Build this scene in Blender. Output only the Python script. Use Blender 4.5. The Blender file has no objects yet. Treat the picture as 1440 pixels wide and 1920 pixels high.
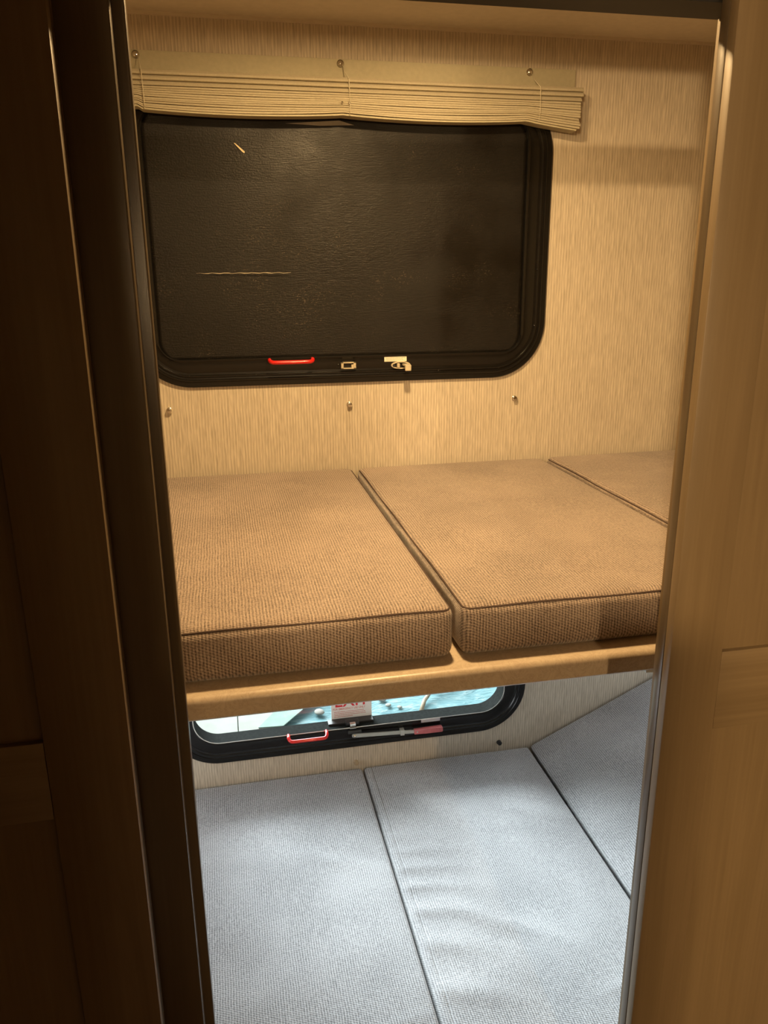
import bpy, bmesh, math, random
from mathutils import Vector, Matrix
random.seed(7)
S = bpy.context.scene
COL = S.collection
ZS = 1.6            # eye height above the caravan floor; geometry below is written relative to the eye
PI = math.pi
V = Vector

# ------------------------------------------------------------------ materials
MAT = {}
def new_mat(name):
    m = bpy.data.materials.new(name); m.use_nodes = True
    nt = m.node_tree; nt.nodes.clear()
    out = nt.nodes.new('ShaderNodeOutputMaterial'); b = nt.nodes.new('ShaderNodeBsdfPrincipled')
    nt.links.new(b.outputs[0], out.inputs[0]); MAT[name] = m
    return m, nt, b
def N(nt, t, **kw):
    n = nt.nodes.new(t)
    for k, v in kw.items():
        if k.startswith('i_'):
            key = k[2:]
            key = int(key) if key.isdigit() else key.replace('_', ' ')
            n.inputs[key].default_value = v
        else: setattr(n, k, v)
    return n
def math_n(nt, op, a, b=None, c=None):
    n = nt.nodes.new('ShaderNodeMath'); n.operation = op
    for i, x in enumerate((a, b, c)):
        if x is None: continue
        if isinstance(x, (int, float)): n.inputs[i].default_value = x
        else: nt.links.new(x, n.inputs[i])
    return n.outputs[0]
def ramp(nt, fac, stops):
    r = nt.nodes.new('ShaderNodeValToRGB'); el = r.color_ramp.elements
    while len(el) < len(stops): el.new(.5)
    for e, (p, c) in zip(el, stops): e.position = p; e.color = (*c, 1)
    nt.links.new(fac, r.inputs[0]); return r.outputs[0]
def bump(nt, b, h, strength, dist):
    n = N(nt, 'ShaderNodeBump', i_Strength=strength, i_Distance=dist)
    nt.links.new(h, n.inputs['Height']); nt.links.new(n.outputs[0], b.inputs['Normal'])
def mapped(nt, scale, rot=(0, 0, 0), coord='Object'):
    tc = nt.nodes.new('ShaderNodeTexCoord'); mp = N(nt, 'ShaderNodeMapping')
    mp.inputs['Scale'].default_value = scale; mp.inputs['Rotation'].default_value = rot
    nt.links.new(tc.outputs[coord], mp.inputs[0]); return mp.outputs[0]
def noise(nt, vec, scale=1, detail=3, rough=.5, dist=0):
    n = N(nt, 'ShaderNodeTexNoise', i_Scale=scale, i_Detail=detail, i_Roughness=rough, i_Distortion=dist)
    nt.links.new(vec, n.inputs['Vector']); return n.outputs['Fac']

def plain(name, col, rough=.5, metal=0, nscale=40, var=.12, bmp=.0, coat=0, spec=.5):
    m, nt, b = new_mat(name)
    f = noise(nt, mapped(nt, (nscale,)*3))
    c = ramp(nt, f, [(.3, tuple(x*(1-var) for x in col)), (.7, tuple(min(1, x*(1+var)) for x in col))])
    nt.links.new(c, b.inputs['Base Color'])
    b.inputs['Roughness'].default_value = rough; b.inputs['Metallic'].default_value = metal
    b.inputs['Coat Weight'].default_value = coat; b.inputs['Specular IOR Level'].default_value = spec
    if bmp: bump(nt, b, f, bmp, .001)
    return m

def wood(name, c1, c2, horiz=False, rough=.42):
    m, nt, b = new_mat(name)
    sc = (1.3, 22, 22) if horiz else (22, 22, 1.3)
    v = mapped(nt, sc)
    f1 = noise(nt, v, 1, 5, .6, 1.2)
    v2 = mapped(nt, (4, 260, 260) if horiz else (260, 260, 4))
    f2 = noise(nt, v2, 1, 2)
    v3 = mapped(nt, (2.5, 2.5, 2.5)); f3 = noise(nt, v3, 1, 2, .5)
    f = math_n(nt, 'ADD', math_n(nt, 'MULTIPLY', f1, .55), math_n(nt, 'ADD', math_n(nt, 'MULTIPLY', f2, .2), math_n(nt, 'MULTIPLY', f3, .25)))
    c = ramp(nt, f, [(.32, c1), (.5, tuple((a+d)/2 for a, d in zip(c1, c2))), (.66, c2)])
    nt.links.new(c, b.inputs['Base Color']); b.inputs['Roughness'].default_value = rough
    bump(nt, b, f2, .15, .0004)
    return m

def vinyl(name, c1, c2):
    m, nt, b = new_mat(name)
    tc = nt.nodes.new('ShaderNodeTexCoord'); sp = nt.nodes.new('ShaderNodeSeparateXYZ')
    nt.links.new(tc.outputs['Object'], sp.inputs[0])
    u = math_n(nt, 'ADD', sp.outputs[0], sp.outputs[1])
    cb = nt.nodes.new('ShaderNodeCombineXYZ')
    nt.links.new(math_n(nt, 'MULTIPLY', u, 330), cb.inputs[0]); nt.links.new(math_n(nt, 'MULTIPLY', sp.outputs[2], 16), cb.inputs[2])
    f1 = noise(nt, cb.outputs[0], 1, 2, .6)
    cb2 = nt.nodes.new('ShaderNodeCombineXYZ')
    nt.links.new(math_n(nt, 'MULTIPLY', u, 560), cb2.inputs[0]); nt.links.new(math_n(nt, 'MULTIPLY', sp.outputs[2], 40), cb2.inputs[2])
    f2 = noise(nt, cb2.outputs[0], 1, 1, .5)
    wv = math_n(nt, 'SINE', math_n(nt, 'ADD', math_n(nt, 'MULTIPLY', u, 2*PI/.0062), math_n(nt, 'MULTIPLY', f1, 7)))
    f = math_n(nt, 'ADD', math_n(nt, 'ADD', math_n(nt, 'MULTIPLY', f1, .45), math_n(nt, 'MULTIPLY', f2, .3)), math_n(nt, 'ADD', math_n(nt, 'MULTIPLY', wv, .07), .125))
    c = ramp(nt, f, [(.36, c1), (.5, tuple((a+d)/2 for a, d in zip(c1, c2))), (.62, c2)])
    nt.links.new(c, b.inputs['Base Color']); b.inputs['Roughness'].default_value = .6
    bump(nt, b, f, .25, .0006)
    return m

def fabric(name, dark, light, pitch=.0042, ang=0.0, wr=0.0):
    m, nt, b = new_mat(name)
    tc = nt.nodes.new('ShaderNodeTexCoord'); sp = nt.nodes.new('ShaderNodeSeparateXYZ')
    nt.links.new(tc.outputs['Object'], sp.inputs[0])
    nz = noise(nt, mapped(nt, (25, 25, 25)), 1, 2); jit = math_n(nt, 'MULTIPLY', nz, .0035)
    w = math_n(nt, 'ADD', sp.outputs[1], sp.outputs[2])
    u = math_n(nt, 'ADD', math_n(nt, 'ADD', sp.outputs[0], math_n(nt, 'MULTIPLY', w, ang)), jit)
    k = 2*PI/pitch
    row = math_n(nt, 'SINE', math_n(nt, 'MULTIPLY', u, k))
    # short stitches along each rib, staggered row to row
    ph = math_n(nt, 'MULTIPLY', u, k*.5)
    st = math_n(nt, 'SINE', math_n(nt, 'ADD', math_n(nt, 'MULTIPLY', w, k*1.05), ph))
    fine = noise(nt, mapped(nt, (520, 210, 420), (0, 0, .12)), 1, 3, .65)
    am = noise(nt, mapped(nt, (70, 40, 60)), 1, 2); row = math_n(nt, 'MULTIPLY', row, math_n(nt, 'MULTIPLY', am, 2)); st = math_n(nt, 'MULTIPLY', st, math_n(nt, 'MULTIPLY', math_n(nt, 'SUBTRACT', 1.15, am), 1.6))
    h = math_n(nt, 'ADD', math_n(nt, 'ADD', math_n(nt, 'MULTIPLY', row, .20), math_n(nt, 'MULTIPLY', st, .15)), math_n(nt, 'MULTIPLY', fine, 1.25))
    h = math_n(nt, 'ADD', h, -.15)
    big = noise(nt, mapped(nt, (7, 7, 7)), 1, 3)
    hc = math_n(nt, 'ADD', h, math_n(nt, 'MULTIPLY', math_n(nt, 'SUBTRACT', big, .5), .5))
    c = ramp(nt, hc, [(.05, dark), (.9, light)])
    nt.links.new(c, b.inputs['Base Color'])
    b.inputs['Roughness'].default_value = .9; b.inputs['Specular IOR Level'].default_value = .25
    b.inputs['Sheen Weight'].default_value = .35; b.inputs['Sheen Roughness'].default_value = .5
    bump(nt, b, h, .6, .0011)
    return m

wood('wood_walnut', (.135, .092, .046), (.205, .145, .080))
wood('wood_walnut_rail', (.135, .092, .046), (.205, .145, .080), horiz=True)
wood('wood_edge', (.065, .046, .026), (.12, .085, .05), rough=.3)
vinyl('vinyl_wall', (.40, .345, .265), (.64, .565, .45))
plain('ceiling_white', (.62, .56, .46), .6, nscale=60, var=.04)
fabric('bunk_fabric', (.065, .045, .034), (.47, .37, .305))
fabric('bed_fabric', (.12, .124, .135), (.52, .53, .56), pitch=.0046)
plain('seam_thread', (.07, .045, .035), .9)
plain('seam_grey', (.10, .10, .115), .9)
plain('black_frame', (.006, .0055, .005), .24, nscale=90, var=.2)
plain('black_plastic', (.02, .02, .02), .4)
plain('red_plastic', (.62, .012, .010), .25, var=.05, coat=.5)
plain('faded_red', (.50, .13, .14), .45, var=.1)
plain('metal_chrome', (.75, .72, .66), .18, metal=1, var=.05)
plain('metal_bar', (.52, .52, .47), .38, metal=.6, var=.05)
plain('label_paper', (.75, .72, .60), .6, var=.03)
plain('label_grey', (.42, .40, .42), .6, var=.03)
plain('sticker_white', (.85, .85, .83), .5, var=.02)
plain('ink_red', (.70, .03, .04), .5, var=.02)
plain('ink_pink', (.62, .22, .20), .6, var=.02)
plain('ink_grey', (.30, .28, .24), .6, var=.02)
plain('shade_cloth', (.46, .41, .30), .8, nscale=300, var=.06, bmp=.1)
plain('shade_rail', (.43, .39, .27), .7, nscale=120, var=.05)
plain('cord_beige', (.60, .55, .42), .7)
plain('latch_beige', (.52, .46, .34), .4)
plain('gasket_white', (.75, .76, .74), .35, var=.05)
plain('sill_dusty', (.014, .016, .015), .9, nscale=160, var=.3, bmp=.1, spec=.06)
plain('black_track', (.006, .005, .004), .6)
plain('tan_paint', (.40, .31, .20), .6)
plain('lamp_shell', (.75, .73, .68), .4)
plain('floor_vinyl', (.06, .04, .025), .5)
plain('exterior_white', (.175, .18, .162), .8, nscale=12, var=.08, spec=.1)
plain('branch_bark', (.21, .165, .11), .8)
plain('green_plastic', (.13, .18, .16), .8, nscale=10, var=.15, spec=.1)
plain('grass_ground', (.12, .14, .08), .9, nscale=30, var=.4)

# laminate with scribbly marbling
m, nt, b = new_mat('tan_laminate')
f = noise(nt, mapped(nt, (38, 38, 38)), 1, 4, .65, 2.5)
f2 = math_n(nt, 'ABSOLUTE', math_n(nt, 'SUBTRACT', f, .5))
c = ramp(nt, f2, [(0, (.43, .33, .24)), (.025, (.51, .41, .30)), (.2, (.57, .47, .355))])
nt.links.new(c, b.inputs['Base Color']); b.inputs['Roughness'].default_value = .35

# blackout sheet: crinkled dark plastic
m, nt, b = new_mat('blackout_sheet')
f1 = noise(nt, mapped(nt, (60, 60, 420)), 1, 3, .6)
f2 = noise(nt, mapped(nt, (320, 320, 320)), 1, 2, .6)
f3 = noise(nt, mapped(nt, (6, 6, 6)), 1, 3, .6)
f = math_n(nt, 'ADD', math_n(nt, 'MULTIPLY', f1, .7), math_n(nt, 'MULTIPLY', f2, .5))
c = ramp(nt, f1, [(.3, (.004, .003, .002)), (.7, (.010, .0075, .005))])
# dust specks, and the lamp's glitter patch put into the colour as specks
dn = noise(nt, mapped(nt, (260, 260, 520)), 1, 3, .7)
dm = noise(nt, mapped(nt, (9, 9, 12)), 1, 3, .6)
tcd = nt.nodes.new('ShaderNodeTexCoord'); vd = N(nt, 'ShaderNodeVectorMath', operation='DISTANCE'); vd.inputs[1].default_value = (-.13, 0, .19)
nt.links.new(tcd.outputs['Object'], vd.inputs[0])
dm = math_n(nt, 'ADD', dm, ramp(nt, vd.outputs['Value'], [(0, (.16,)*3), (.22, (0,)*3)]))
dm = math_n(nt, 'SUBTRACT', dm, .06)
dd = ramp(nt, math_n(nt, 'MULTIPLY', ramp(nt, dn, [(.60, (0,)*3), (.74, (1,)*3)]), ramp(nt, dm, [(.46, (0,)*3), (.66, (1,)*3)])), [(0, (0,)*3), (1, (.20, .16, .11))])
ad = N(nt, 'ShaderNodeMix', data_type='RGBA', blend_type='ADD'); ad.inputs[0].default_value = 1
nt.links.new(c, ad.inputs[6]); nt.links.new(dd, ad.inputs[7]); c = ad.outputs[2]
nt.links.new(c, b.inputs['Base Color'])
r = ramp(nt, f3, [(.35, (.34,)*3), (.65, (.6,)*3)])
nt.links.new(r, b.inputs['Roughness']); b.inputs['Specular IOR Level'].default_value = .3
bump(nt, b, f, .8, .0011)

# rippled blue tarpaulin
m, nt, b = new_mat('blue_tarp')
f = noise(nt, mapped(nt, (9, 22, 9), (0, 0, .5)), 1, 3, .55, 1.5)
c = ramp(nt, f, [(.35, (.07, .14, .155)), (.55, (.10, .175, .19)), (.7, (.16, .22, .225))])
nt.links.new(c, b.inputs['Base Color']); b.inputs['Roughness'].default_value = .8; b.inputs['Specular IOR Level'].default_value = .1
bump(nt, b, f, .8, .012)

# glass: thin, lets daylight through
m, nt, b = new_mat('window_glass')
b.inputs['Base Color'].default_value = (.93, .97, .96, 1); b.inputs['Roughness'].default_value = 0
b.inputs['IOR'].default_value = 1.45; b.inputs['Transmission Weight'].default_value = 1
tr = N(nt, 'ShaderNodeBsdfTransparent'); tr.inputs[0].default_value = (.93, .97, .96, 1)
gl = N(nt, 'ShaderNodeBsdfGlossy', i_Roughness=.02)
fr = N(nt, 'ShaderNodeFresnel', i_IOR=1.4)
mx = N(nt, 'ShaderNodeMixShader')
nt.links.new(fr.outputs[0], mx.inputs[0]); nt.links.new(tr.outputs[0], mx.inputs[1]); nt.links.new(gl.outputs[0], mx.inputs[2])
nt.nodes.remove(b)
nt.links.new(mx.outputs[0], [n for n in nt.nodes if n.type == 'OUTPUT_MATERIAL'][0].inputs[0])

def emit(name, col, s):
    m, nt, b = new_mat(name)
    b.inputs['Base Color'].default_value = (.8, .8, .75, 1)
    b.inputs['Emission Color'].default_value = (*col, 1); b.inputs['Emission Strength'].default_value = s
BUNK_E, HALL_E, SKY_E, SIDE_E = 1260, 3500, 1.65, 4.2
emit('lamp_glow', (1, .66, .30), BUNK_E)
emit('hall_glow', (1, .68, .34), HALL_E)
emit('hall_glow_dim', (1, .68, .34), HALL_E*.78)
emit('side_fill_glow', (.90, .95, 1.0), SIDE_E)  # added side fill for the lower bed, from panels out of view

# ------------------------------------------------------------------ mesh helpers
class MB:
    def __init__(s): s.bm = bmesh.new()
    def box(s, x0, x1, y0, y1, z0, z1, bev=0, seg=2):
        vs = [s.bm.verts.new(p) for p in ((x0,y0,z0),(x1,y0,z0),(x1,y1,z0),(x0,y1,z0),(x0,y0,z1),(x1,y0,z1),(x1,y1,z1),(x0,y1,z1))]
        fs = [s.bm.faces.new([vs[i] for i in q]) for q in ((0,3,2,1),(4,5,6,7),(0,1,5,4),(1,2,6,5),(2,3,7,6),(3,0,4,7))]
        if bev:
            es = list({e for f in fs for e in f.edges})
            bmesh.ops.bevel(s.bm, geom=es, offset=bev, segments=seg, affect='EDGES', profile=.5)
        return s
    def tube(s, pts, r, seg=12, cap=True):
        pts = [V(p) for p in pts]; rings = []
        rr_ = r if isinstance(r, (list, tuple)) else [r]*len(pts)
        t0 = (pts[1]-pts[0]).normalized(); up = V((0,0,1)) if abs(t0.z) < .9 else V((1,0,0))
        n = (up - t0*up.dot(t0)).normalized()
        for i, p in enumerate(pts):
            t = (pts[min(i+1, len(pts)-1)] - pts[max(i-1, 0)]).normalized()
            n = (n - t*n.dot(t)).normalized(); bn = t.cross(n)
            rings.append([s.bm.verts.new(p + (n*math.cos(a)+bn*math.sin(a))*rr_[i]) for a in [2*PI*k/seg for k in range(seg)]])
        for a, c in zip(rings, rings[1:]):
            for k in range(seg): s.bm.faces.new((a[k], a[(k+1)%seg], c[(k+1)%seg], c[k]))
        if cap: s.bm.faces.new(rings[0][::-1]); s.bm.faces.new(rings[-1])
        return s
    def lathe(s, prof, c, axis='y', seg=20):      # prof: (r, h); h along -y (towards the viewer) or z
        rings = []
        for r, h in prof:
            ring = []
            for k in range(seg):
                a = 2*PI*k/seg
                if axis == 'y': p = (c[0]+r*math.cos(a), c[1]-h, c[2]+r*math.sin(a))
                else: p = (c[0]+r*math.cos(a), c[1]+r*math.sin(a), c[2]+h)
                ring.append(s.bm.verts.new(p))
            rings.append(ring)
        for a, d in zip(rings, rings[1:]):
            for k in range(seg): s.bm.faces.new((a[k], a[(k+1)%seg], d[(k+1)%seg], d[k]))
        s.bm.faces.new(rings[0][::-1]); s.bm.faces.new(rings[-1])
        return s
    def loops(s, loops, closed=True, cap0=False, cap1=False):
        L = [[s.bm.verts.new(p) for p in l] for l in loops]; n = len(L[0])
        for a, c in zip(L, L[1:]):
            for k in range(n if closed else n-1): s.bm.faces.new((a[k], a[(k+1)%n], c[(k+1)%n], c[k]))
        if cap0: s.bm.faces.new(L[0][::-1])
        if cap1: s.bm.faces.new(L[-1])
        return s
    def prism(s, poly, y0, y1):                   # polygon of (x,z), extruded along y
        return s.loops([[(x, y0, z) for x, z in poly], [(x, y1, z) for x, z in poly]], cap0=True, cap1=True)
    def prismz(s, poly, z0, z1):
        return s.loops([[(x, y, z0) for x, y in poly], [(x, y, z1) for x, y in poly]], cap0=True, cap1=True)
    def build(s, name, mat, parent=None, smooth=False, base=None, sub=0, solid=0, wn=False):
        bmesh.ops.recalc_face_normals(s.bm, faces=s.bm.faces[:])
        me = bpy.data.meshes.new(name); s.bm.to_mesh(me); s.bm.free()
        o = bpy.data.objects.new(name, me); COL.objects.link(o)
        me.materials.append(MAT[mat] if isinstance(mat, str) else mat)
        if parent is not None:
            o.parent = parent
            wp = V((0,0,0)); q = parent
            while q is not None: wp += q.location; q = q.parent
            me.transform(Matrix.Translation(-wp))
        else:
            if base is None:
                xs = [v.co for v in me.vertices]
                base = V(((min(c.x for c in xs)+max(c.x for c in xs))/2, (min(c.y for c in xs)+max(c.y for c in xs))/2, min(c.z for c in xs)))
            base = V(base); me.transform(Matrix.Translation(-base)); o.location = base
        if smooth:
            for p in me.polygons: p.use_smooth = True
            if smooth != 'all':
                try: me.set_sharp_from_angle(angle=math.radians(35))
                except Exception: pass
        if solid:
            md = o.modifiers.new('thickness', 'SOLIDIFY'); md.thickness = solid; md.offset = 0
        if sub:
            md = o.modifiers.new('sub', 'SUBSURF'); md.levels = sub; md.render_levels = sub
        return o
def thing(name, loc, label=None, cat=None, group=None, kind=None):
    o = bpy.data.objects.new(name, None); COL.objects.link(o); o.location = loc; o.empty_display_size = .05
    return tag(o, label, cat, group, kind)
def tag(o, label=None, cat=None, group=None, kind=None):
    if label: o['label'] = label
    if cat: o['category'] = cat
    if group: o['group'] = group
    if kind: o['kind'] = kind
    return o
def struct(o, label=None, cat=None): return tag(o, label, cat, None, 'structure')
def rr(x0, x1, z0, z1, r, n=14):
    P = []
    r = max(r, .0005)
    for cx, cz, a0 in ((x1-r, z0+r, -PI/2), (x1-r, z1-r, 0), (x0+r, z1-r, PI/2), (x0+r, z0+r, PI)):
        for k in range(n+1):
            a = a0 + PI/2*k/n; P.append((cx+r*math.cos(a), cz+r*math.sin(a)))
    return P
def plate_with_holes(outer, holes, y0, y1):
    """vertical slab (x,z) outline with holes, between y0 and y1"""
    bm = bmesh.new(); edges = []; rings = []
    for poly in [outer]+holes:
        vs = [bm.verts.new((x, y0, z)) for x, z in poly]; rings.append(vs)
        edges += [bm.edges.new((vs[i], vs[(i+1) % len(vs)])) for i in range(len(vs))]
    bmesh.ops.triangle_fill(bm, use_beauty=True, use_dissolve=False, edges=edges)
    r = bmesh.ops.extrude_face_region(bm, geom=bm.faces[:])
    for v in r['geom']:
        if isinstance(v, bmesh.types.BMVert): v.co.y = y1
    mb = MB(); mb.bm.free(); mb.bm = bm
    return mb

# ------------------------------------------------------------------ shell of the caravan's bunk room
D = 1.70
XL, XR = -.46, 1.24
ZC, ZF, ZH = .474, -1.6, .402
W1 = (-.176, .716, -.215, .370)      # outer outline of the upper window
W2 = (-.176, .712, -1.118, -.533)
def hole(W, i=.045): return rr(W[0]+i, W[1]-i, W[2]+i, W[3]-i, .12-i)
struct(plate_with_holes([(XL-.05, ZF-.05), (XR+.05, ZF-.05), (XR+.05, ZC+.05), (XL-.05, ZC+.05)], [hole(W1), hole(W2)], D, D+.045).build('wall_back', 'vinyl_wall'),
       'beige striped vinyl wall behind both bunks with two windows', 'wall')
struct(MB().box(XL-.05, XL, .80, D, ZF, ZC).build('wall_left', 'vinyl_wall'), 'striped vinyl wall at the left end of the bunks', 'wall')
struct(MB().box(XR, XR+.05, .80, D, ZF, ZC).build('wall_right', 'vinyl_wall'), 'striped vinyl wall at the right end of the bunks', 'wall')
struct(MB().box(-2.2, 1.7, .722, D+.045, ZC, ZC+.05).build('ceiling', 'ceiling_white'), 'plain cream ceiling above the bunk', 'ceiling')
struct(MB().box(-2.2, 1.7, -3.6, .720, ZH, ZC+.05).build('ceiling_hall', 'wood_walnut_rail'), 'lower wooden ceiling of the hallway', 'ceiling')
struct(MB().box(-2.2, 1.7, -3.6, D+.045, ZF-.05, ZF).build('floor', 'floor_vinyl'), 'dark vinyl floor of the hallway', 'floor')
# partition with the doorway, and the hallway the picture is taken from
struct(MB().box(-2.2, -.075, .786, .80, ZF, ZC).build('wall_front', 'wood_walnut'), 'wooden partition left of the doorway', 'wall')
struct(MB().box(.505, 1.7, .786, .80, ZF, ZC).build('wall_front', 'wood_walnut'), 'wooden partition right of the doorway', 'wall')
struct(MB().box(-2.25, -2.2, -3.6, .80, ZF, ZH).build('wall_hall_left', 'wood_walnut'), 'left wall of the hallway', 'wall')
struct(MB().box(1.7, 1.75, -3.6, .80, ZF, ZH).build('wall_hall_right', 'wood_walnut'), 'right wall of the hallway', 'wall')
struct(MB().box(-2.25, 1.75, -3.65, -3.6, ZF, ZH).build('wall_hall_rear', 'wood_walnut'), 'rear wall of the hallway', 'wall')
struct(MB().box(-2.2, -.525, -.50, -.45, ZF, ZH).build('light_blocker_tall', 'wood_walnut'), 'tall wooden panel added unseen behind the viewer to block hall lamp light', 'wall')  # added blocker, keeps the left hall lamp off the left door
struct(MB().box(-.524, -.25, -.50, -.45, ZF, -.005).build('light_blocker_low', 'wood_walnut'), 'low wooden panel added unseen behind the viewer to block hall lamp light', 'wall')  # added low blocker, shades the cushion fronts and lower bed from the left lamp
struct(MB().box(.05, .203, -.50, -.45, ZF, ZH).build('light_blocker_narrow', 'wood_walnut'), 'narrow wooden upright added unseen behind the viewer to block hall lamp light', 'wall')  # added narrow blocker, keeps the right hall lamp off the left door

# left jamb: two stepped boards with rounded edges
def stepped(name, x0, x1, y0, y1, lab):
    return struct(MB().box(x0, x1, y0, y1, ZF, ZC, .0018, 3).build(name, 'wood_edge', smooth=True), lab, 'trim')
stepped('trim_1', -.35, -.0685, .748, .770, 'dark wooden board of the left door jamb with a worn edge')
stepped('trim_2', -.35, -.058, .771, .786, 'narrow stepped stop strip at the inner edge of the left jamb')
# header with the sliding track
struct(MB().box(-.057, .504, .7525, .7995, .2485, .298, .001).build('trim_3', 'wood_walnut_rail'), 'wooden header rail above the sliding doors', 'trim')
struct(MB().box(-2.2, 1.7, .7205, .786, .405, ZC, .001).build('trim_6', 'wood_walnut_rail'), 'wooden beam under the ceiling above the doorway', 'trim')
struct(MB().box(-.057, .504, .753, .7995, .2432, .2480).build('trim_4', 'black_track'), 'black sliding door track under the wooden header', 'trim')
struct(MB().box(XL, XR, D-.004, D, ZC-.006, ZC).build('trim_5', 'ceiling_white'), 'thin cream bead where the back wall meets the ceiling', 'trim')

# sliding doors, shaker style
def door(name, x0, x1, y0, th, stile, za, zb, rail, lab, inner):
    t = struct(thing(name, ((x0+x1)/2, y0+th/2, ZF)), lab, 'door')
    rec = .007; zt = .300; zbt = ZF+.02
    MB().box(x0+stile*.6, x1-stile*.6, y0+rec, y0+th-rec, zbt+.02, zt-.02).build('panel', 'wood_walnut', t)
    for a, c in ((x0, x0+stile), (x1-stile, x1)):
        lead = (abs(a-inner) < 1e-6 or abs(c-inner) < 1e-6)
        MB().box(a, c, y0, y0+(th*.48 if lead else th), zbt, zt, .0012, 2).build('stile', 'wood_walnut', t, smooth=True)
    # backing leaf glued behind the leading stile; the joint shows as a dark line on the edge
    if inner == x0: MB().box(x0+.0004, x0+stile, y0+th*.52, y0+th, zbt, zt, .0012, 2).build('edge_strip', 'wood_edge', t, smooth=True)
    else: MB().box(x1-stile, x1-.0004, y0+th*.52, y0+th, zbt, zt, .0012, 2).build('edge_strip', 'wood_edge', t, smooth=True)
    for a, c in rail: MB().box(x0+stile+.0003, x1-stile-.0003, y0+.0006, y0+th-.0006, a, c, .0012, 2).build('rail', 'wood_walnut_rail', t, smooth=True)
    return t
door('door_1', .474, .80, .720, .028, .0655, 0, 0, [(-.511, -.411), (.200, .300), (ZF+.02, ZF+.14)], 'brown wooden shaker sliding door on the right of the opening', .474)
door('door_2', -.432, -.1085, .700, .028, .0775, 0, 0, [(-.502, -.417), (.200, .300), (ZF+.02, ZF+.14)], 'brown wooden shaker sliding door on the left, in shadow', -.1085)

# ------------------------------------------------------------------ bunk board and beds
bb = thing('bunk_board', (.39, 1.28, -.506), 'tan marbled laminate bunk shelf with a rounded front edge under the brown cushions', 'bunk shelf')
def bullnose(x0, x1, y0, y1, z0, z1, r):
    pr = []
    for k in range(9): a = PI + (PI/2)*-k/8; pr.append((y0+r+r*math.cos(a), z1-r+r*math.sin(a)))
    pr = [(y1, z0), (y0+.003, z0), (y0, z0+.003)] + pr + [(y1, z1)]
    return MB().loops([[(x0, y, z) for y, z in pr], [(x1, y, z) for y, z in pr]], cap0=True, cap1=True)
bullnose(XL, XR, .858, D, -.506, -.476, .009).build('shelf_top', 'tan_laminate', bb, smooth=True)
mbk = MB().box(.534, .545, .862, .885, -.511, -.506, .001)
mbk.build('support_clip', 'gasket_white', bb)

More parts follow.
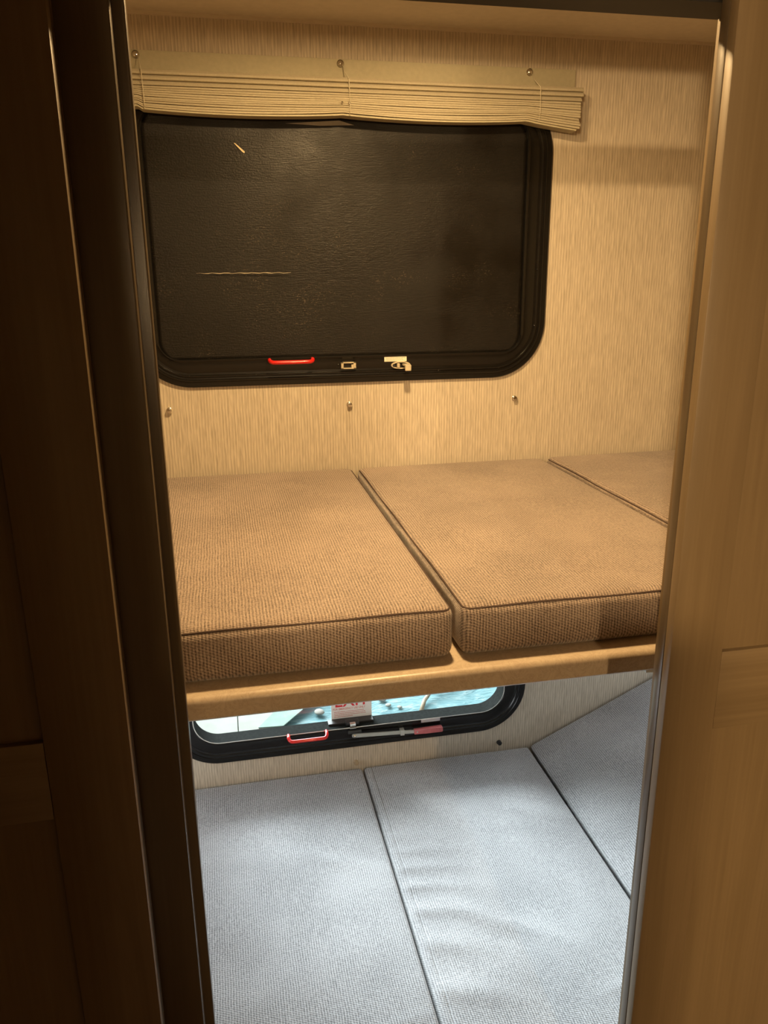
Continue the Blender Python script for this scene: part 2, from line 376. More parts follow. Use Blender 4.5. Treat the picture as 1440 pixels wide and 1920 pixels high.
def cushion(name, x0, x1, y0, y1, z0, z1, mat, seam, label, group, seed=0, r=.016, puff=.004, wrinkle=0, seams=True, rot=None, rx=None, frontseam=.006, leftinset=.016):
    rnd = random.Random(seed)
    nx, ny, nz = 44, (120 if wrinkle else 60), 8
    bm = bmesh.new()
    def co(n, a, c, r):
        # denser samples near the rounded borders
        L = [a, a+r*.3, a+r*.65, a+r] ; R_ = [c-r, c-r*.65, c-r*.3, c]
        m = max(1, n-6)
        return L + [a+r+(c-a-2*r)*k/m for k in range(1, m)] + R_
    X, Y, Z = co(nx, x0, x1, r), co(ny, y0, y1, r), co(nz, z0, z1, r)
    if seams == 'inset': X = sorted(set(X + [x0+.012+.0015*k for k in range(11)]))
    verts = {}
    ph = [rnd.uniform(0, 6) for _ in range(8)]
    cx, cy = (x0+x1)/2, (y0+y1)/2
    def pos(x, y, z):
        c = V((min(max(x, x0+r), x1-r), min(max(y, y0+r), y1-r), min(max(z, z0+r), z1-r)))
        d = V((x, y, z)) - c
        if d.length > 1e-9: p = c + d.normalized()*min(r, d.length if max(abs(d.x), abs(d.y), abs(d.z)) < r-1e-9 else r)
        else: p = V((x, y, z))
        t = (z-z0)/(z1-z0)
        fx = 1-((x-cx)/((x1-x0)/2))**2; fy = 1-((y-cy)/((y1-y0)/2))**2
        # soft foam: crown on top, sides belly out a little
        w = max(0, fx)**.35*max(0, fy)**.35
        if t > .5: p.z += puff*w
        if abs(y-y0) < 1e-6: p.y -= .003*math.sin(PI*t)*max(0, fx)**.4
        if abs(x-x0) < 1e-6: p.x -= .0015*math.sin(PI*t)*math.sin(6*y+ph[0])
        if abs(x-x1) < 1e-6: p.x += .0015*math.sin(PI*t)*math.sin(5*y+ph[1])
        if t > .5:
            p.z += .0010*math.sin(17*x+ph[2]+3*math.sin(9*y))*math.sin(13*y+ph[3])*w
            if wrinkle:
                # puckers fanning out from the long seam on the left side, nearer the front
                dx = x-x0
                e = math.exp(-(dx/.11)**2)
                band = max(.25, min(1, (1.50-y)/.25))
                sx = math.sin(2*PI*(y*15+.6*math.sin(9*y)+dx*3.2)+ph[4])
                p.z += wrinkle*(.5+.5*sx)**2*e*band*min(1, dx/.02)
                p.z += wrinkle*.9*math.exp(-((y-1.10+(x-cx)*.9+.02*math.sin(20*x))/.022)**2)*math.exp(-((x-(x0+.16))/.10)**2)
                p.z += wrinkle*.7*math.exp(-((y-1.50+(x-cx)*.5)/.016)**2)*math.exp(-((x-(x1-.10))/.08)**2)
                if seams == 'inset':
                    p.z -= .0022*math.exp(-((dx-.0195)/.0016)**2)
                    if dx < .020: p.z += .0011*math.sin(2*PI*y/.013+2*math.sin(9*y))*max(0, min(1, (1.45-y)/.2))*min(1, dx/.01)
                p.z -= wrinkle*.6*math.exp(-((y-1.33)/.06)**2)*math.exp(-((x-(x1-.10))/.07)**2)
                p.z += wrinkle*.6*math.exp(-((y-.99-(x-x1)*.2)/.010)**2)*math.exp(-((x-(x1-.08))/.06)**2)
        return p
    def gv(i, j, k):
        key = (i, j, k)
        if key not in verts: verts[key] = bm.verts.new(pos(X[i], Y[j], Z[k]))
        return verts[key]
    I, J, K = len(X)-1, len(Y)-1, len(Z)-1
    for i in range(I):
        for j in range(J):
            for k in (0, K): bm.faces.new((gv(i,j,k), gv(i+1,j,k), gv(i+1,j+1,k), gv(i,j+1,k)))
    for i in range(I):
        for k in range(K):
            for j in (0, J): bm.faces.new((gv(i,j,k), gv(i+1,j,k), gv(i+1,j,k+1), gv(i,j,k+1)))
    for j in range(J):
        for k in range(K):
            for i in (0, I): bm.faces.new((gv(i,j,k), gv(i,j+1,k), gv(i,j+1,k+1), gv(i,j,k+1)))
    mb = MB(); mb.bm.free(); mb.bm = bm
    base = V((cx, cy, z0)) if rot is None else V((x0, cy, z0))
    t = thing(name, base, label, 'cushion', group)
    mb.build('cover', mat, t, smooth='all')
    if seams is True:
        # raised stitched seam around the top edge, sitting on the rounded corner
        q = .0045
        pts = []
        zz = z1-q
        rect = []
        a, c, e, g = x0+q, x1-q, y0+q, y1-q
        rc = r*.75
        for px, py, a0 in ((c-rc, e+rc, -PI/2), (c-rc, g-rc, 0), (a+rc, g-rc, PI/2), (a+rc, e+rc, PI)):
            for k in range(7): an = a0+PI/2*k/6; rect.append((px+rc*math.cos(an), py+rc*math.sin(an)))
        out = []
        for i, p in enumerate(rect):
            n_ = rect[(i+1) % len(rect)]; L = math.hypot(n_[0]-p[0], n_[1]-p[1]); m = max(1, int(L/.03))
            for k in range(m):
                f = k/m; x, y = p[0]+(n_[0]-p[0])*f, p[1]+(n_[1]-p[1])*f
                out.append((x, y, zz + .0008*math.sin(31*x+23*y)))
        out.append(out[0])
        MB().tube(out, .0016, 6, cap=False).build('seam', seam, t, smooth='all')
    if rot: t.rotation_euler = rot
    return t
G1 = 'brown cushions on the upper bunk'; G2 = 'grey cushions of the lower bed'
cushion('mattress_cushion', XL+.005, .2745, .892, 1.694, -.476, -.404, 'bunk_fabric', 'seam_thread', 'brown woven cushion on the upper bunk, leftmost, running behind the left door jamb', G1, 1, r=.015, puff=.004)
cushion('mattress_cushion', .284, .7235, .892, 1.692, -.476, -.404, 'bunk_fabric', 'seam_thread', 'brown woven cushion in the middle of the upper bunk, both long seams in view', G1, 2, r=.015, puff=.004)
cushion('mattress_cushion', .731, XR-.005, .892, 1.690, -.476, -.402, 'bunk_fabric', 'seam_thread', 'brown woven cushion at the right end of the upper bunk, farthest from the left jamb', G1, 3, r=.015, puff=.005)
cushion('bed_cushion', XL+.005, .2850, .84, 1.692, -1.285, -1.178, 'bed_fabric', 'seam_grey', 'grey woven cushion on the lower bed beneath the window, left of the long seam', G2, 4, seams=False, r=.009, puff=.005, wrinkle=.003)
cushion('bed_cushion', .2885, .7275, .84, 1.692, -1.285, -1.178, 'bed_fabric', 'seam_grey', 'grey flat cushion in the middle of the lower bed, puckered along its left seam', G2, 5, seams='inset', r=.009, puff=.005, wrinkle=.0038)
# sloping end cushion: hinged up at its left edge
th = math.atan(.475)
cs = cushion('sloping_cushion', .742, .742+.54, .84, 1.692, -1.29, -1.188, 'bed_fabric', 'seam_grey', 'grey woven cushion sloping upward at the right end of the lower bed', None, 6, seams=False, r=.009, puff=.004)
cs.rotation_euler = (0, -th, 0)
# rotate about the lower-left edge so that the top face starts at the seam
bx = V((.731, 1.266, -1.178)); off = V((-.27, 0, .100)); off.rotate(cs.rotation_euler)
cs.location = bx - off
bd = thing('storage_bench', (.39, 1.26, ZF), 'wooden box base beneath the grey cushions of the lower bed', 'bench')
MB().box(XL+.002, XR-.002, .85, 1.695, ZF, -1.2855).build('platform', 'wood_walnut', bd)

# ------------------------------------------------------------------ windows
def window(name, W, lab, depth, glassy):
    x0, x1, z0, z1 = W
    t = struct(thing(name, ((x0+x1)/2, D, z0)), lab, 'window')
    prof = [(.0, .0002), (.0, .0055), (.0022, .0075), (.0105, .0082), (.0125, .0105), (.0150, .0110), (.0165, .0090), (.0200, .0088), (.0215, .0115),
            (.0240, .0118), (.0258, .0094), (.0300, .0092), (.0320, .0106), (.0520, .0110), (.0548, .0132), (.0566, .0135), (.0580, .0118), (.0585, -depth), (.0450, -depth), (.0450, -.0005)]
    mb = MB(); loops = []
    for ins, h in prof: loops.append([(x, D-h, z) for x, z in rr(x0+ins, x1-ins, z0+ins, z1-ins, (.12-ins if ins < .035 or glassy else .085-(ins-.035)*2.1), 16)])
    loops.append(loops[0]); mb.loops(loops)
    bmesh.ops.remove_doubles(mb.bm, verts=mb.bm.verts[:], dist=1e-6)
    mb.build('window_frame', 'black_frame', t, smooth=True)
    return t
w1 = window('window_1', W1, 'upper window covered in black sheet, black frame with red handle', .010, False)
w2 = window('window_2', W2, 'lower bright window under the bunk shelf with black frame', .030, True)

def in_rr(x, z, W, r):
    x0, x1, z0, z1 = W
    dx = max(x0+r-x, x-(x1-r), 0); dz = max(z0+r-z, z-(z1-r), 0)
    return math.hypot(dx, dz) <= r
# added unseen glow panel at the left end, filling light on the lower bed
fill_l = struct(thing('fill_panel_left', (XL, 1.41, -1.10)), 'framed pale glowing fill panel, added unseen at the left end of the lower bed', 'window')
mb = MB()
mb.box(XL, XL+.012, 1.195, 1.22, -1.10, -.60, .003); mb.box(XL, XL+.012, 1.60, 1.625, -1.10, -.60, .003)
mb.box(XL, XL+.012, 1.22, 1.60, -1.10, -1.075, .003); mb.box(XL, XL+.012, 1.22, 1.60, -.625, -.60, .003)
mb.build('window_frame', 'black_frame', fill_l, smooth=True)
MB().box(XL+.001, XL+.004, 1.22, 1.60, -1.075, -.625).build('glow_sheet', 'side_fill_glow', fill_l)

fill_r = struct(thing('fill_panel_right', (XR, 1.41, -.94)), 'framed pale glowing fill panel, added unseen at the right end of the lower bed', 'window')  # matching fill panel added at the right end, out of view
mb = MB()
mb.box(XR-.012, XR, 1.195, 1.22, -.92, -.57, .003); mb.box(XR-.012, XR, 1.60, 1.625, -.92, -.57, .003)
mb.box(XR-.012, XR, 1.22, 1.60, -.92, -.895, .003); mb.box(XR-.012, XR, 1.22, 1.60, -.595, -.57, .003)
mb.build('window_frame', 'black_frame', fill_r, smooth=True)
MB().box(XR-.004, XR-.001, 1.22, 1.60, -.895, -.595).build('glow_sheet', 'side_fill_glow', fill_r)

# blackout sheet: rounded sheet with shallow sag and one horizontal fold
I1 = (W1[0]+.0560, W1[1]-.0560, W1[2]+.0560, W1[3]-.0560)
mb = MB(); n = 90; mm = 70; L = []
for j in range(mm+1):
    row = []
    z = I1[2]+(I1[3]-I1[2])*j/mm
    r = .038; dz = max(I1[2]+r-z, z-(I1[3]-r), 0); ins = r-math.sqrt(max(0, r*r-dz*dz))
    a, c = I1[0]+ins, I1[1]-ins
    for i in range(n+1):
        x = a+(c-a)*i/n
        f = math.sin(PI*(x-I1[0])/(I1[1]-I1[0]))*math.sin(PI*(z-I1[2])/(I1[3]-I1[2]))
        y = D-.0005+.003*f + .0012*math.sin(9*x+4*z)*math.sin(14*z+2)
        row.append((x, y, z))
    L.append(row)
mb.loops(L, closed=False)
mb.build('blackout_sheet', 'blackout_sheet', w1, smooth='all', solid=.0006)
# fold line with its glint put in the colour; grey strip near the top
pts = [(-.035+.19*k/24, D-.0040-.0006*random.random(), .0130+.0006*math.sin(k*1.9)) for k in range(25)]
m_, nt_, b_ = new_mat('fold_glint'); b_.inputs['Base Color'].default_value = (.50, .44, .33, 1); b_.inputs['Roughness'].default_value = .12
MB().tube(pts, [.0002]+[(.0003+.0009*random.random())*math.sin(PI*(k+1)/24)**.5 for k in range(23)]+[.0002], 6).build('sheet_crease', 'fold_glint', w1, smooth='all')
plain('strip_grey', (.30, .27, .22), .5)
plain('tear_pale', (.70, .58, .35), .4)
mb = MB(); mb.prism([(.156, .293), (.215, .2975), (.262, .301), (.292, .2935), (.224, .2905)], D-.0035, D-.0028)
tag(mb.build('sheet_strip', 'strip_grey', w1), 'grey triangular strip on the black sheet')
mb = MB(); mb.prism([(.054, .2555), (.0565, .2555), (.0745, .2405), (.0735, .2375), (.0695, .2400)], D-.0030, D-.0022)
tag(mb.build('sheet_tear', 'tear_pale', w1), 'short pale tear in the black sheet')
# glass
I2 = (W2[0]+.0586, W2[1]-.0586, W2[2]+.0586, W2[3]-.0586)
MB().prism(rr(I2[0]-.005, I2[1]+.005, I2[2]-.005, I2[3]+.005, .066), D+.0285, D+.0325).build('pane', 'window_glass', w2)
I1b = rr(I1[0]-.005, I1[1]+.005, I1[2]-.005, I1[3]+.005, .066)
MB().prism(I1b, D+.0103, D+.0143).build('pane', 'window_glass', w1)
# the dusty inner sill lining and the bright metal lip of the lower window
mb = MB(); lo = []
for ins, h in ((.0583, .0125), (.0592, .0133), (.0604, .0125)): lo.append([(x, D-h, z) for x, z in rr(W2[0]+ins, W2[1]-ins, W2[2]+ins, W2[3]-ins, .12-ins, 16)])
mb.loops(lo); mb.build('metal_lip', 'gasket_white', w2, smooth=True)
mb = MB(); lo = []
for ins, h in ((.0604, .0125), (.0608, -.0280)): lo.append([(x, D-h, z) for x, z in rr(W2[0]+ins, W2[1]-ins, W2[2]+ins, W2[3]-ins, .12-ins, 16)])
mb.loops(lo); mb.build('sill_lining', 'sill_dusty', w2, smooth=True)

def handle(t, xa, xb, zb, y=D-.011, out=.024, r=.0043, dz=0, mat='red_plastic'):
    pts = []
    def P(x, o, zz): pts.append((x, y-o, zz))
    P(xa+.002, 0, zb+.002); P(xa+.0015, out*.45, zb+.002)
    for k in range(6): a = PI/2*k/5; P(xa+.0015+.009*(1-math.cos(a)), out*.5+.5*out*math.sin(a), zb+.002-.004*math.sin(a))
    n0 = len(pts)
    for k in range(1, 8): P(xa+.0105+(xb-xa-.021)*k/8, out*1.02, zb-.002)
    for k in range(6): a = PI/2*(5-k)/5; P(xb-.0015-.009*(1-math.cos(a)), out*.5+.5*out*math.sin(a), zb+.002-.004*math.sin(a))
    P(xb-.0015, out*.45, zb+.002); P(xb-.002, 0, zb+.002)
    return tag(MB().tube(pts, r, 14).build('pull_handle', mat, t, smooth='all'), 'red plastic pull handle')
handle(w1, .1005, .1935, -.1635)
handle(w2, .1025, .1985, -1.062)

def dome(t, x, z, y, r, name, mat='metal_chrome', washer=True):
    pr = [(r*1.25, 0), (r*1.25, .0008), (r*.98, .0012)] if washer else [(r, 0)]
    pr += [(r*math.cos(a), .0012+r*.55*math.sin(a)) for a in [PI/2*k/5 for k in range(1, 5)]] + [(r*.25, .0012+r*.55), (r*.2, .0012+r*.35)]
    return MB().lathe(pr, (x, y, z), 'y', 16).build(name, mat, t, smooth='all')
for sx, sz in ((-.063, -.191), (.073, -.192), (.207, -.193), (.339, -.194), (.470, -.194), (.609, -.192), (.690, -.102), (.691, .017)):
    dome(w1, sx, sz, D-.0095, .0024, 'frame_screw', 'black_frame', False)
for sx, sz in ((-.063, -1.095), (.03, -1.096), (.52, -1.096), (.606, -1.095), (.688, -1.005)):
    dome(w2, sx, sz, D-.0095, .0024, 'frame_screw', 'black_frame', False)
# keeper of the upper window: small open box frame
kp = MB()
kx0, kx1, kz0, kz1 = .2535, .2855, -.1850, -.1705
for a, c, e, g in ((kx0, kx1, kz1-.0025, kz1), (kx0, kx1, kz0, kz0+.0025), (kx0, kx0+.005, kz0, kz1), (kx1-.0055, kx1, kz0, kz1)):
    kp.box(a, c, D-.0175, D-.0105, e, g, .0005, 1)
kp.box(kx1-.010, kx1-.005, D-.0165, D-.0110, kz0+.002, kz1-.005, .0004, 1)
tag(kp.build('latch_keeper', 'latch_beige', w1, smooth=True), 'small beige rectangular latch keeper')
dome(w1, .2475, -.1765, D-.0105, .0022, 'keeper_screw', 'black_frame', False)
# lever of the upper window: oval plate + folded tab standing out
mb = MB()
def oval(cx, cz, a, b, n=28): return [(cx+a*math.cos(2*PI*k/n), cz+b*math.sin(2*PI*k/n)) for k in range(n)]
o1, o2 = oval(.3845, -.1800, .0215, .0082), oval(.3845, -.1800, .0175, .0058)
mb.loops([[(x, D-.0112, z) for x, z in o1], [(x, D-.0150, z) for x, z in o1], [(x, D-.0150, z) for x, z in o2], [(x, D-.0112, z) for x, z in o2]])
mb.build('lever_plate', 'latch_beige', w1, smooth=True)
mb = MB(); mb.box(.3880, .4010, D-.040, D-.0110, -.1815, -.1770, .001, 1); mb.box(.3880, .4010, D-.0430, D-.0390, -.1900, -.1770, .001, 1)
mb.box(.3755, .3815, D-.0200, D-.0110, -.1850, -.1760, .0008, 1)
tag(mb.build('lever_tab', 'latch_beige', w1, smooth=True), 'beige locking tab standing out from the frame')
MB().lathe([(.0035, 0), (.0035, .004), (.0028, .005)], (.3695, D-.011, -.1805), 'y', 14).build('lever_pivot', 'black_plastic', w1, smooth=True)

def text(body, size, x, z, y, mat, parent, name, align='LEFT', xs=1.0, ext=.0002):
    cu = bpy.data.curves.new('t', 'FONT'); cu.body = body; cu.size = size; cu.extrude = ext; cu.align_x = align; cu.offset = size*.012
    o = bpy.data.objects.new('t', cu); COL.objects.link(o)
    dg = bpy.context.evaluated_depsgraph_get(); me = bpy.data.meshes.new_from_object(o.evaluated_get(dg))
    bpy.data.objects.remove(o)
    me.transform(Matrix.Translation((x, y, z)) @ Matrix.Rotation(PI/2, 4, 'X') @ Matrix.Diagonal((xs, 1, 1, 1)))
    wp = V((0,0,0)); q = parent
    while q is not None: wp += q.location; q = q.parent
    me.transform(Matrix.Translation(-wp)); me.materials.clear(); me.materials.append(MAT[mat])
    o = bpy.data.objects.new(name, me); COL.objects.link(o); o.parent = parent
    return o
def print_rows(parent, mat, x0, x1, zs, y, h, rnd, name='small_print'):
    mb = MB()
    for z, frac in zs:
        x = x0
        while x < x0+(x1-x0)*frac:
            w = rnd.uniform(.0012, .0048); mb.box(x, min(x+w, x1), y-.00012, y, z, z+h); x += w+.0008
    return mb.build(name, mat, parent)
rnd = random.Random(3)
lb = MB().box(.3485, .3980, D-.0116, D-.0108, -.1722, -.1615, .0002, 1).build('warning_label', 'label_paper', w1); tag(lb, 'cream paper label with faint print')
print_rows(lb, 'ink_grey', .3520, .3945, [(-.1648, 1), (-.1672, .8), (-.1697, .9)], D-.0116, .0008, rnd)
# sticker on the glass of the lower window, its upper part behind the bunk shelf from the doorway
st = MB().prism(rr(.2155, .3175, -1.0595, -.960, .003, 4), D+.0276, D+.0283).build('exit_sticker', 'sticker_white', w2); tag(st, 'white EXIT sticker with red letters')
text('EXIT', .046, .2165+.0505, -1.0212, D+.0276, 'ink_red', st, 'exit_lettering', 'CENTER', .92)
text('FOR EMERGENCY USE ONLY', .0080, .2195, -1.0300, D+.0276, 'ink_pink', st, 'emergency_lettering', 'LEFT', .80)
print_rows(st, 'ink_pink', .2225, .3050, [(-1.0360, .86), (-1.0405, .90), (-1.0450, .94), (-1.0495, .55)], D+.0276, .0016, rnd)
lb = MB().box(.4355, .4845, D-.0146, D-.0136, -1.0668, -1.0588, .0002, 1).build('warning_label', 'label_grey', w2); tag(lb, 'plain pale grey label')
# cam latch of the lower window
mb = MB(); mb.box(.2465, .2800, D-.0060, D+.012, -1.0570, -1.0480, .0015, 2); mb.build('latch_body', 'black_plastic', w2, smooth=True)
mb = MB(); mb.box(.2555, .2700, D-.0145, D-.0050, -1.0560, -1.0470, .0012, 2); mb.box(.2545, .2710, D-.0165, D-.0115, -1.0600, -1.0565, .0006, 1)
tag(mb.build('latch_tab', 'metal_chrome', w2, smooth=True), 'shiny metal latch tab')
MB().box(.205, .318, D+.004, D+.0270, -1.0590, -1.0530, .001, 1).build('latch_pad', 'black_plastic', w2)
# opening lever of the lower window: pivot, flat bar, guide, red grip
MB().box(.2500, .2830, D-.0190, D-.0112, -1.0735, -1.0640, .0015, 2).build('lever_bracket', 'black_plastic', w2, smooth=True)
lv = MB().prism([(.2620, -1.0800), (.2590, -1.0780), (.2585, -1.0745), (.2610, -1.0715), (.2650, -1.0712), (.4200, -1.0800), (.4200, -1.0885), (.2650, -1.0805)], D-.0235, D-.0200).build('lever_bar', 'metal_bar', w2)
tag(lv, 'grey flat metal lever bar')
MB().lathe([(.0042, 0), (.0042, .0012), (.0022, .0026), (.001, .0028)], (.2655, D-.0235, -1.0762), 'y', 16).build('rivet', 'metal_chrome', lv, smooth=True)
MB().box(.3800, .3905, D-.0262, D-.0112, -1.0895, -1.0750, .001, 1).build('lever_guide', 'metal_bar', w2, smooth=True)
gp = [(.4150, -1.0785), (.4150, -1.0890), (.4450, -1.0900), (.4860, -1.0905), (.4885, -1.0885), (.4880, -1.0785), (.4860, -1.0768), (.4480, -1.0778)]
mb = MB().prism(gp, D-.0290, D-.0170)
bmesh.ops.bevel(mb.bm, geom=mb.bm.edges[:], offset=.0008, segments=1, affect='EDGES')
for k in range(9): x = .4580+k*.0033; mb.box(x, x+.0014, D-.0297, D-.0180, -1.0895, -1.0773, .0003, 1)
tag(mb.build('lever_grip', 'faded_red', w2, smooth=True), 'pinkish red ribbed plastic grip')
MB().lathe([(.0022, 0), (.0018, .001)], (.4220, D-.0290, -1.0820), 'y', 12).build('grip_rivet', 'metal_chrome', w2, smooth=True)

# ------------------------------------------------------------------ pleated shade, raised
sh = thing('pleated_shade', (.28, 1.68, .29), 'beige pleated window shade drawn up above the black window', 'window shade')
SX0, SX1 = -.205, .7555
MB().box(SX0, SX1, D-.0100, D-.0005, .3715, .4085, .0012, 2).build('head_rail', 'shade_rail', sh, smooth=True)
# three open pleats
def frac_sag(x):
    cords = [-.116, .264, .640]
    if x > cords[2]: return -.016*min(1, (x-cords[2])/.115)**.8, 1+1.2*min(1, (x-cords[2])/.115)
    if x < cords[0]: return .004, 1
    i = 0 if x < cords[1] else 1
    f = (x-cords[i])/(cords[i+1]-cords[i]); s = math.sin(PI*f)
    return -.0065*s**.8, 1+.15*s
def zig(x0, x1, zt, zb, yb, yf, n, lean, sag=False, nx=80, seed=0):
    """n folded pleats: each has a front face leaning out by `lean` and a notch running back to yb"""
    rn = random.Random(seed); jit = [rn.uniform(-1, 1) for _ in range(n+1)]; ph = [rn.uniform(0, 6) for _ in range(n+1)]
    L = []
    for i in range(nx+1):
        x = x0+(x1-x0)*i/nx; row = []
        dz, spread = frac_sag(x) if sag else (0, 1)
        for k in range(n):
            for f, y in ((0, yb), (.10, yf+lean), (.55, yf+lean*.35), (.93, yf+.0007*jit[k]), (1.0, yf+lean+.002)):
                t = (k+f)/n
                z = zt+(zb-zt)*t + (dz*t if sag else 0)
                if sag and k: z += .0006*math.sin(11*x+ph[k])*min(1, t*3)
                row.append((x + (.002*jit[k] if i == nx else 0), y, z))
        L.append(row)
    return MB().loops(L, closed=False)
zig(SX0, .7585, .3705, .3425, D-.012, D-.046, 3, .007, seed=2).build('open_pleats', 'shade_cloth', sh, solid=.0007)
zig(SX0, .7535, .3420, .3075, D-.014, D-.0465, 10, .0022, sag=True, nx=120, seed=5).build('pleat_stack', 'shade_cloth', sh, solid=.0005)
# bottom bar under the stack, following its sag
L = []
for i in range(121):
    x = SX0+(.748-SX0)*i/120; dz, s = frac_sag(x); z = .3065+dz
    L.append([(x, D-.044, z), (x, D-.044, z-.0030), (x, D-.014, z-.0030), (x, D-.014, z)])
MB().loops(L, cap0=True, cap1=True).build('bottom_bar', 'shade_rail', sh, smooth=True)
for cx in (-.116, .266, .655):
    x = cx
    dome(sh, x, .400, D-.0100, .0058, 'rail_screw')
    MB().tube([(x+.004, D-.013, .397), (x+.006, D-.020, .385), (x+.010, D-.0475, .366), (x+.0105, D-.0490, .345), (x+.011, D-.0490, .320), (x+.0105, D-.046, .302)], .0007, 6).build('lift_cord', 'cord_beige', sh, smooth='all')
for x, z in ((.258, .3245), (.272, .3240)):
    MB().lathe([(.0022, 0), (.0020, .002), (.0008, .003)], (x+.004, D-.0485, z), 'y', 10).build('cord_bead', 'metal_chrome', sh, smooth='all')
# cord anchors screwed to the wall
def anchor(x, z, lab, group, mat='metal_chrome'):
    t = thing('wall_anchor', (x, D, z), lab, 'wall hook', group)
    MB().lathe([(.0062, 0), (.0062, .002), (.0045, .0032), (.0040, .006), (.0050, .0068), (.0050, .0085), (.0020, .0090)], (x, D, z), 'y', 18).build('stud', mat, t, smooth=True)
    MB().tube([(x+.003, D-.005, z+.004), (x+.0062, D-.006, z), (x+.004, D-.006, z-.0055), (x-.001, D-.005, z-.0062)], .0012, 8).build('cord_clip', 'latch_beige' if mat == 'metal_chrome' else mat, t, smooth='all')
GA = 'cord anchors on the wall below the windows'
anchor(-.110, -.261, 'small metal cord anchor on the wall below the black window, beside the left jamb', GA)
anchor(.272, -.263, 'small metal cord anchor on the wall below the black window, under the latch keeper', GA)
anchor(.653, -.264, 'small metal cord anchor on the wall below the right corner of the black window', GA)
anchor(.270, -1.165, 'tiny tan cord anchor at the wall just above the gap between the grey cushions', GA, 'tan_paint')
anchor(.648, -1.160, 'small black cord anchor on the wall under the right end of the bright window', GA, 'black_plastic')

# ------------------------------------------------------------------ ceiling lamps
def lamp(name, x, y, r, h, lab, glow, ZC=ZC):
    t = thing(name, (x, y, ZC), lab, 'lamp')
    MB().lathe([(r+.014, 0), (r+.014, -.004), (r+.006, -.007), (r+.001, -.007), (r+.001, 0)] if h > .01 else [(r+.014, 0), (r+.014, -.002), (r+.006, -.0035), (r+.001, -.003), (r+.001, 0)], (x, y, ZC), 'z', 40).build('bezel', 'lamp_shell', t, smooth=True)
    MB().lathe([(r, -.001)]+[(r*math.cos(a), -.001-h*math.sin(a)) for a in [PI/2*k/6 for k in range(1, 6)]]+[(r*.05, -.001-h)], (x, y, ZC), 'z', 20).build('diffuser', glow, t, smooth='all')
    return t
lamp('ceiling_lamp', .29, 1.13, .036, .0012, 'round ceiling lamp above the upper bunk', 'lamp_glow')
G3 = 'dome lamps on the hallway ceiling'
lamp('hall_lamp', -1.0, -1.68, .062, .055, 'dome lamp on the hallway ceiling, at the left', 'hall_glow', ZH)['group'] = G3
lamp('hall_lamp', .46, -1.68, .036, .030, 'small dome lamp on the hallway ceiling, to the right', 'hall_glow_dim', ZH)['group'] = G3

# ------------------------------------------------------------------ outdoors, below the lower window
GZ = -2.3
g = MB().box(-6, 8, 1.9, 12, GZ-.25, GZ-.02).build('ground', 'grass_ground'); struct(g, 'ground outside the caravan', 'ground')
mb = MB(); L = []
for j in range(41):
    y = 2.3+2.6*j/40
    L.append([(.05+3.2*i/60, y, GZ+.010*math.sin(5*i*.11+3*y)+.006*math.sin(17*y+i*.4)) for i in range(61)])
mb.loops(L, closed=False); tg = mb.build('ground_tarp', 'blue_tarp', None, smooth='all', solid=.003)
tag(tg, 'pale blue rippled tarp outside the lower window', 'tarp')
bd2 = thing('siding_panel', (-.6, 3.6, GZ), 'off-white panelled board outside, seen at the left of the lower window', 'panel')
for x0, x1 in ((-1.25, -.031), (-.027, .20)):
    MB().box(x0, x1, 2.6, 4.6, GZ+.02, GZ+.04, .002, 1).build('board', 'exterior_white', bd2)
gs = MB().prismz([(.075, 3.70), (.205, 3.69), (.50, 4.05), (.30, 4.05)], GZ+.041, GZ+.046).build('green_strip', 'green_plastic')
tag(gs, 'pale green strip lying slanted between the white board and the blue tarp', 'strip')
pts = [(.955, 3.70, GZ+.03), (1.00, 3.80, GZ+.035), (1.07, 3.90, GZ+.035), (1.16, 4.0, GZ+.035), (1.21, 4.12, GZ+.03)]
mb = MB().tube(pts, [.012, .012, .010, .009, .005], 8); mb.tube([(1.09, 3.92, GZ+.035), (1.20, 3.95, GZ+.03), (1.32, 3.93, GZ+.03)], [.006, .005, .003], 8)
tag(mb.build('fallen_branch', 'branch_bark', None, smooth='all'), 'thin pale branch lying on the blue tarp outside', 'branch')
for x, y, s_, lab in ((.77, 3.885, .022, 'farthest'), (.80, 3.82, .018, 'middle'), (.85, 3.78, .014, 'nearest'), (.405, 3.82, .028, '')):
    mb = MB(); bmesh.ops.create_icosphere(mb.bm, subdivisions=2, radius=s_)
    for v in mb.bm.verts:
        v.co *= 1+.3*math.sin(60*v.co.x/s_*.02+40*v.co.y/s_*.03+s_*900); v.co.z *= .35; v.co += V((x, y, GZ+.022))
    o = mb.build('petal', 'exterior_white', None, smooth='all')
    if lab: tag(o, 'white petal on the blue tarp right of the EXIT sticker, %s of three' % lab, 'petal', 'petals on the tarp')
    else: tag(o, 'cream petal on the blue tarp left of the EXIT sticker', 'petal', 'petals on the tarp')

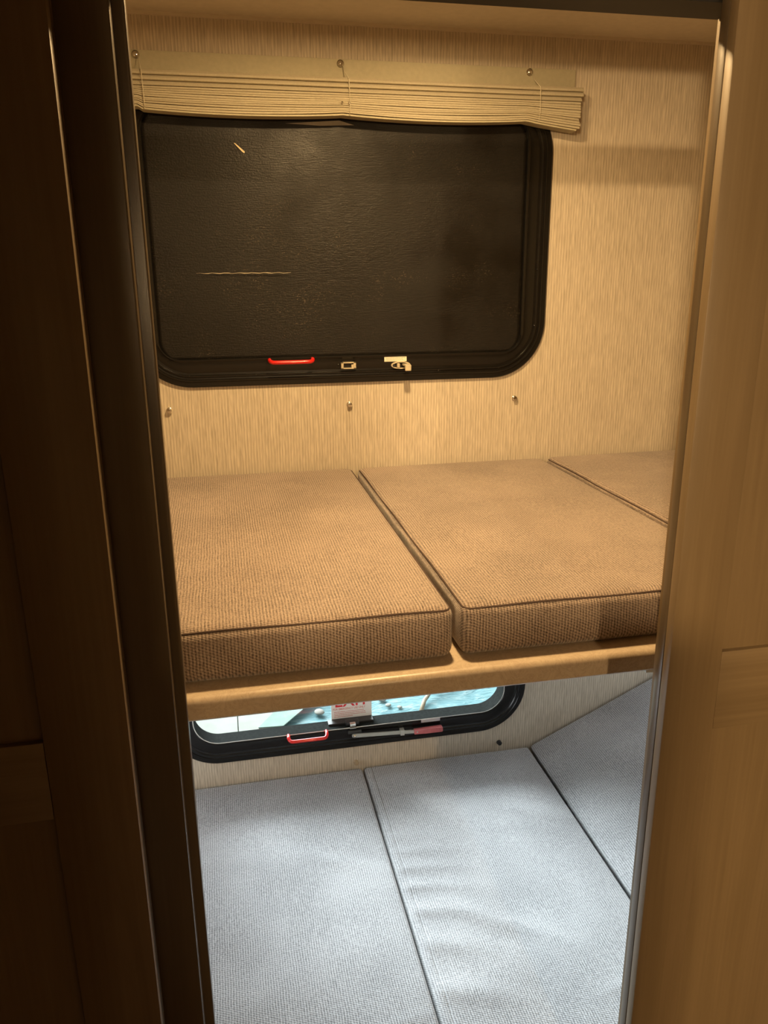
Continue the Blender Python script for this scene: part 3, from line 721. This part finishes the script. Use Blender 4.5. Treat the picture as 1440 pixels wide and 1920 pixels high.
# ------------------------------------------------------------------ world and camera
w = bpy.data.worlds.new('World'); S.world = w; w.use_nodes = True; nt = w.node_tree; nt.nodes.clear()
out = nt.nodes.new('ShaderNodeOutputWorld'); bg = nt.nodes.new('ShaderNodeBackground')
tc = nt.nodes.new('ShaderNodeTexCoord'); nm = N(nt, 'ShaderNodeVectorMath', operation='NORMALIZE'); nt.links.new(tc.outputs['Generated'], nm.inputs[0])
dt = N(nt, 'ShaderNodeVectorMath', operation='DOT_PRODUCT'); nt.links.new(nm.outputs[0], dt.inputs[0]); dt.inputs[1].default_value = V((-.37, .80, .52)).normalized()
st_ = math_n(nt, 'ADD', math_n(nt, 'MULTIPLY', math_n(nt, 'POWER', math_n(nt, 'MAXIMUM', dt.outputs['Value'], 0), 10), 36.0), .5)
bg.inputs[0].default_value = (.93, .965, 1.0, 1); nt.links.new(math_n(nt, 'MULTIPLY', st_, SKY_E), bg.inputs[1])
nt.links.new(bg.outputs[0], out.inputs[0])
pl = bpy.data.lights.new('window_portal', 'AREA'); pl.shape = 'RECTANGLE'; pl.size = .80; pl.size_y = .50; pl.cycles.is_portal = True
po = bpy.data.objects.new('window_portal', pl); COL.objects.link(po); po.location = (.268, D+.05, -.825); po.rotation_euler = (-PI/2, 0, 0)

F, pitch, yaw, roll = 1475.2, .28826, .20167, -.0077
cp, sp_, cy, sy = math.cos(pitch), math.sin(pitch), math.cos(yaw), math.sin(yaw)
fwd = V((sy*cp, cy*cp, -sp_)); right = V((cy, -sy, 0)); up = right.cross(fwd)
c_, s_ = math.cos(roll), math.sin(roll)
R2 = right*c_ + up*s_; U2 = up*c_ - right*s_
cam = bpy.data.cameras.new('camera'); co = bpy.data.objects.new('camera', cam); COL.objects.link(co)
cam.sensor_fit = 'VERTICAL'; cam.sensor_height = 36; cam.sensor_width = 27; cam.lens = F/1920*36; cam.clip_start = .02
mw = Matrix.Identity(4)
for i in range(3): mw[i][0] = R2[i]; mw[i][1] = U2[i]; mw[i][2] = -fwd[i]
co.matrix_world = mw
S.camera = co
for o in list(COL.objects):
    if o.parent is None: o.location.z += ZS
S.view_settings.view_transform = 'Standard'; S.view_settings.look = 'None'; S.view_settings.gamma = 1
S.view_settings.exposure = 0; S.view_settings.use_curve_mapping = False
S.cycles.max_bounces = 10; S.cycles.diffuse_bounces = 6; S.cycles.transparent_max_bounces = 12
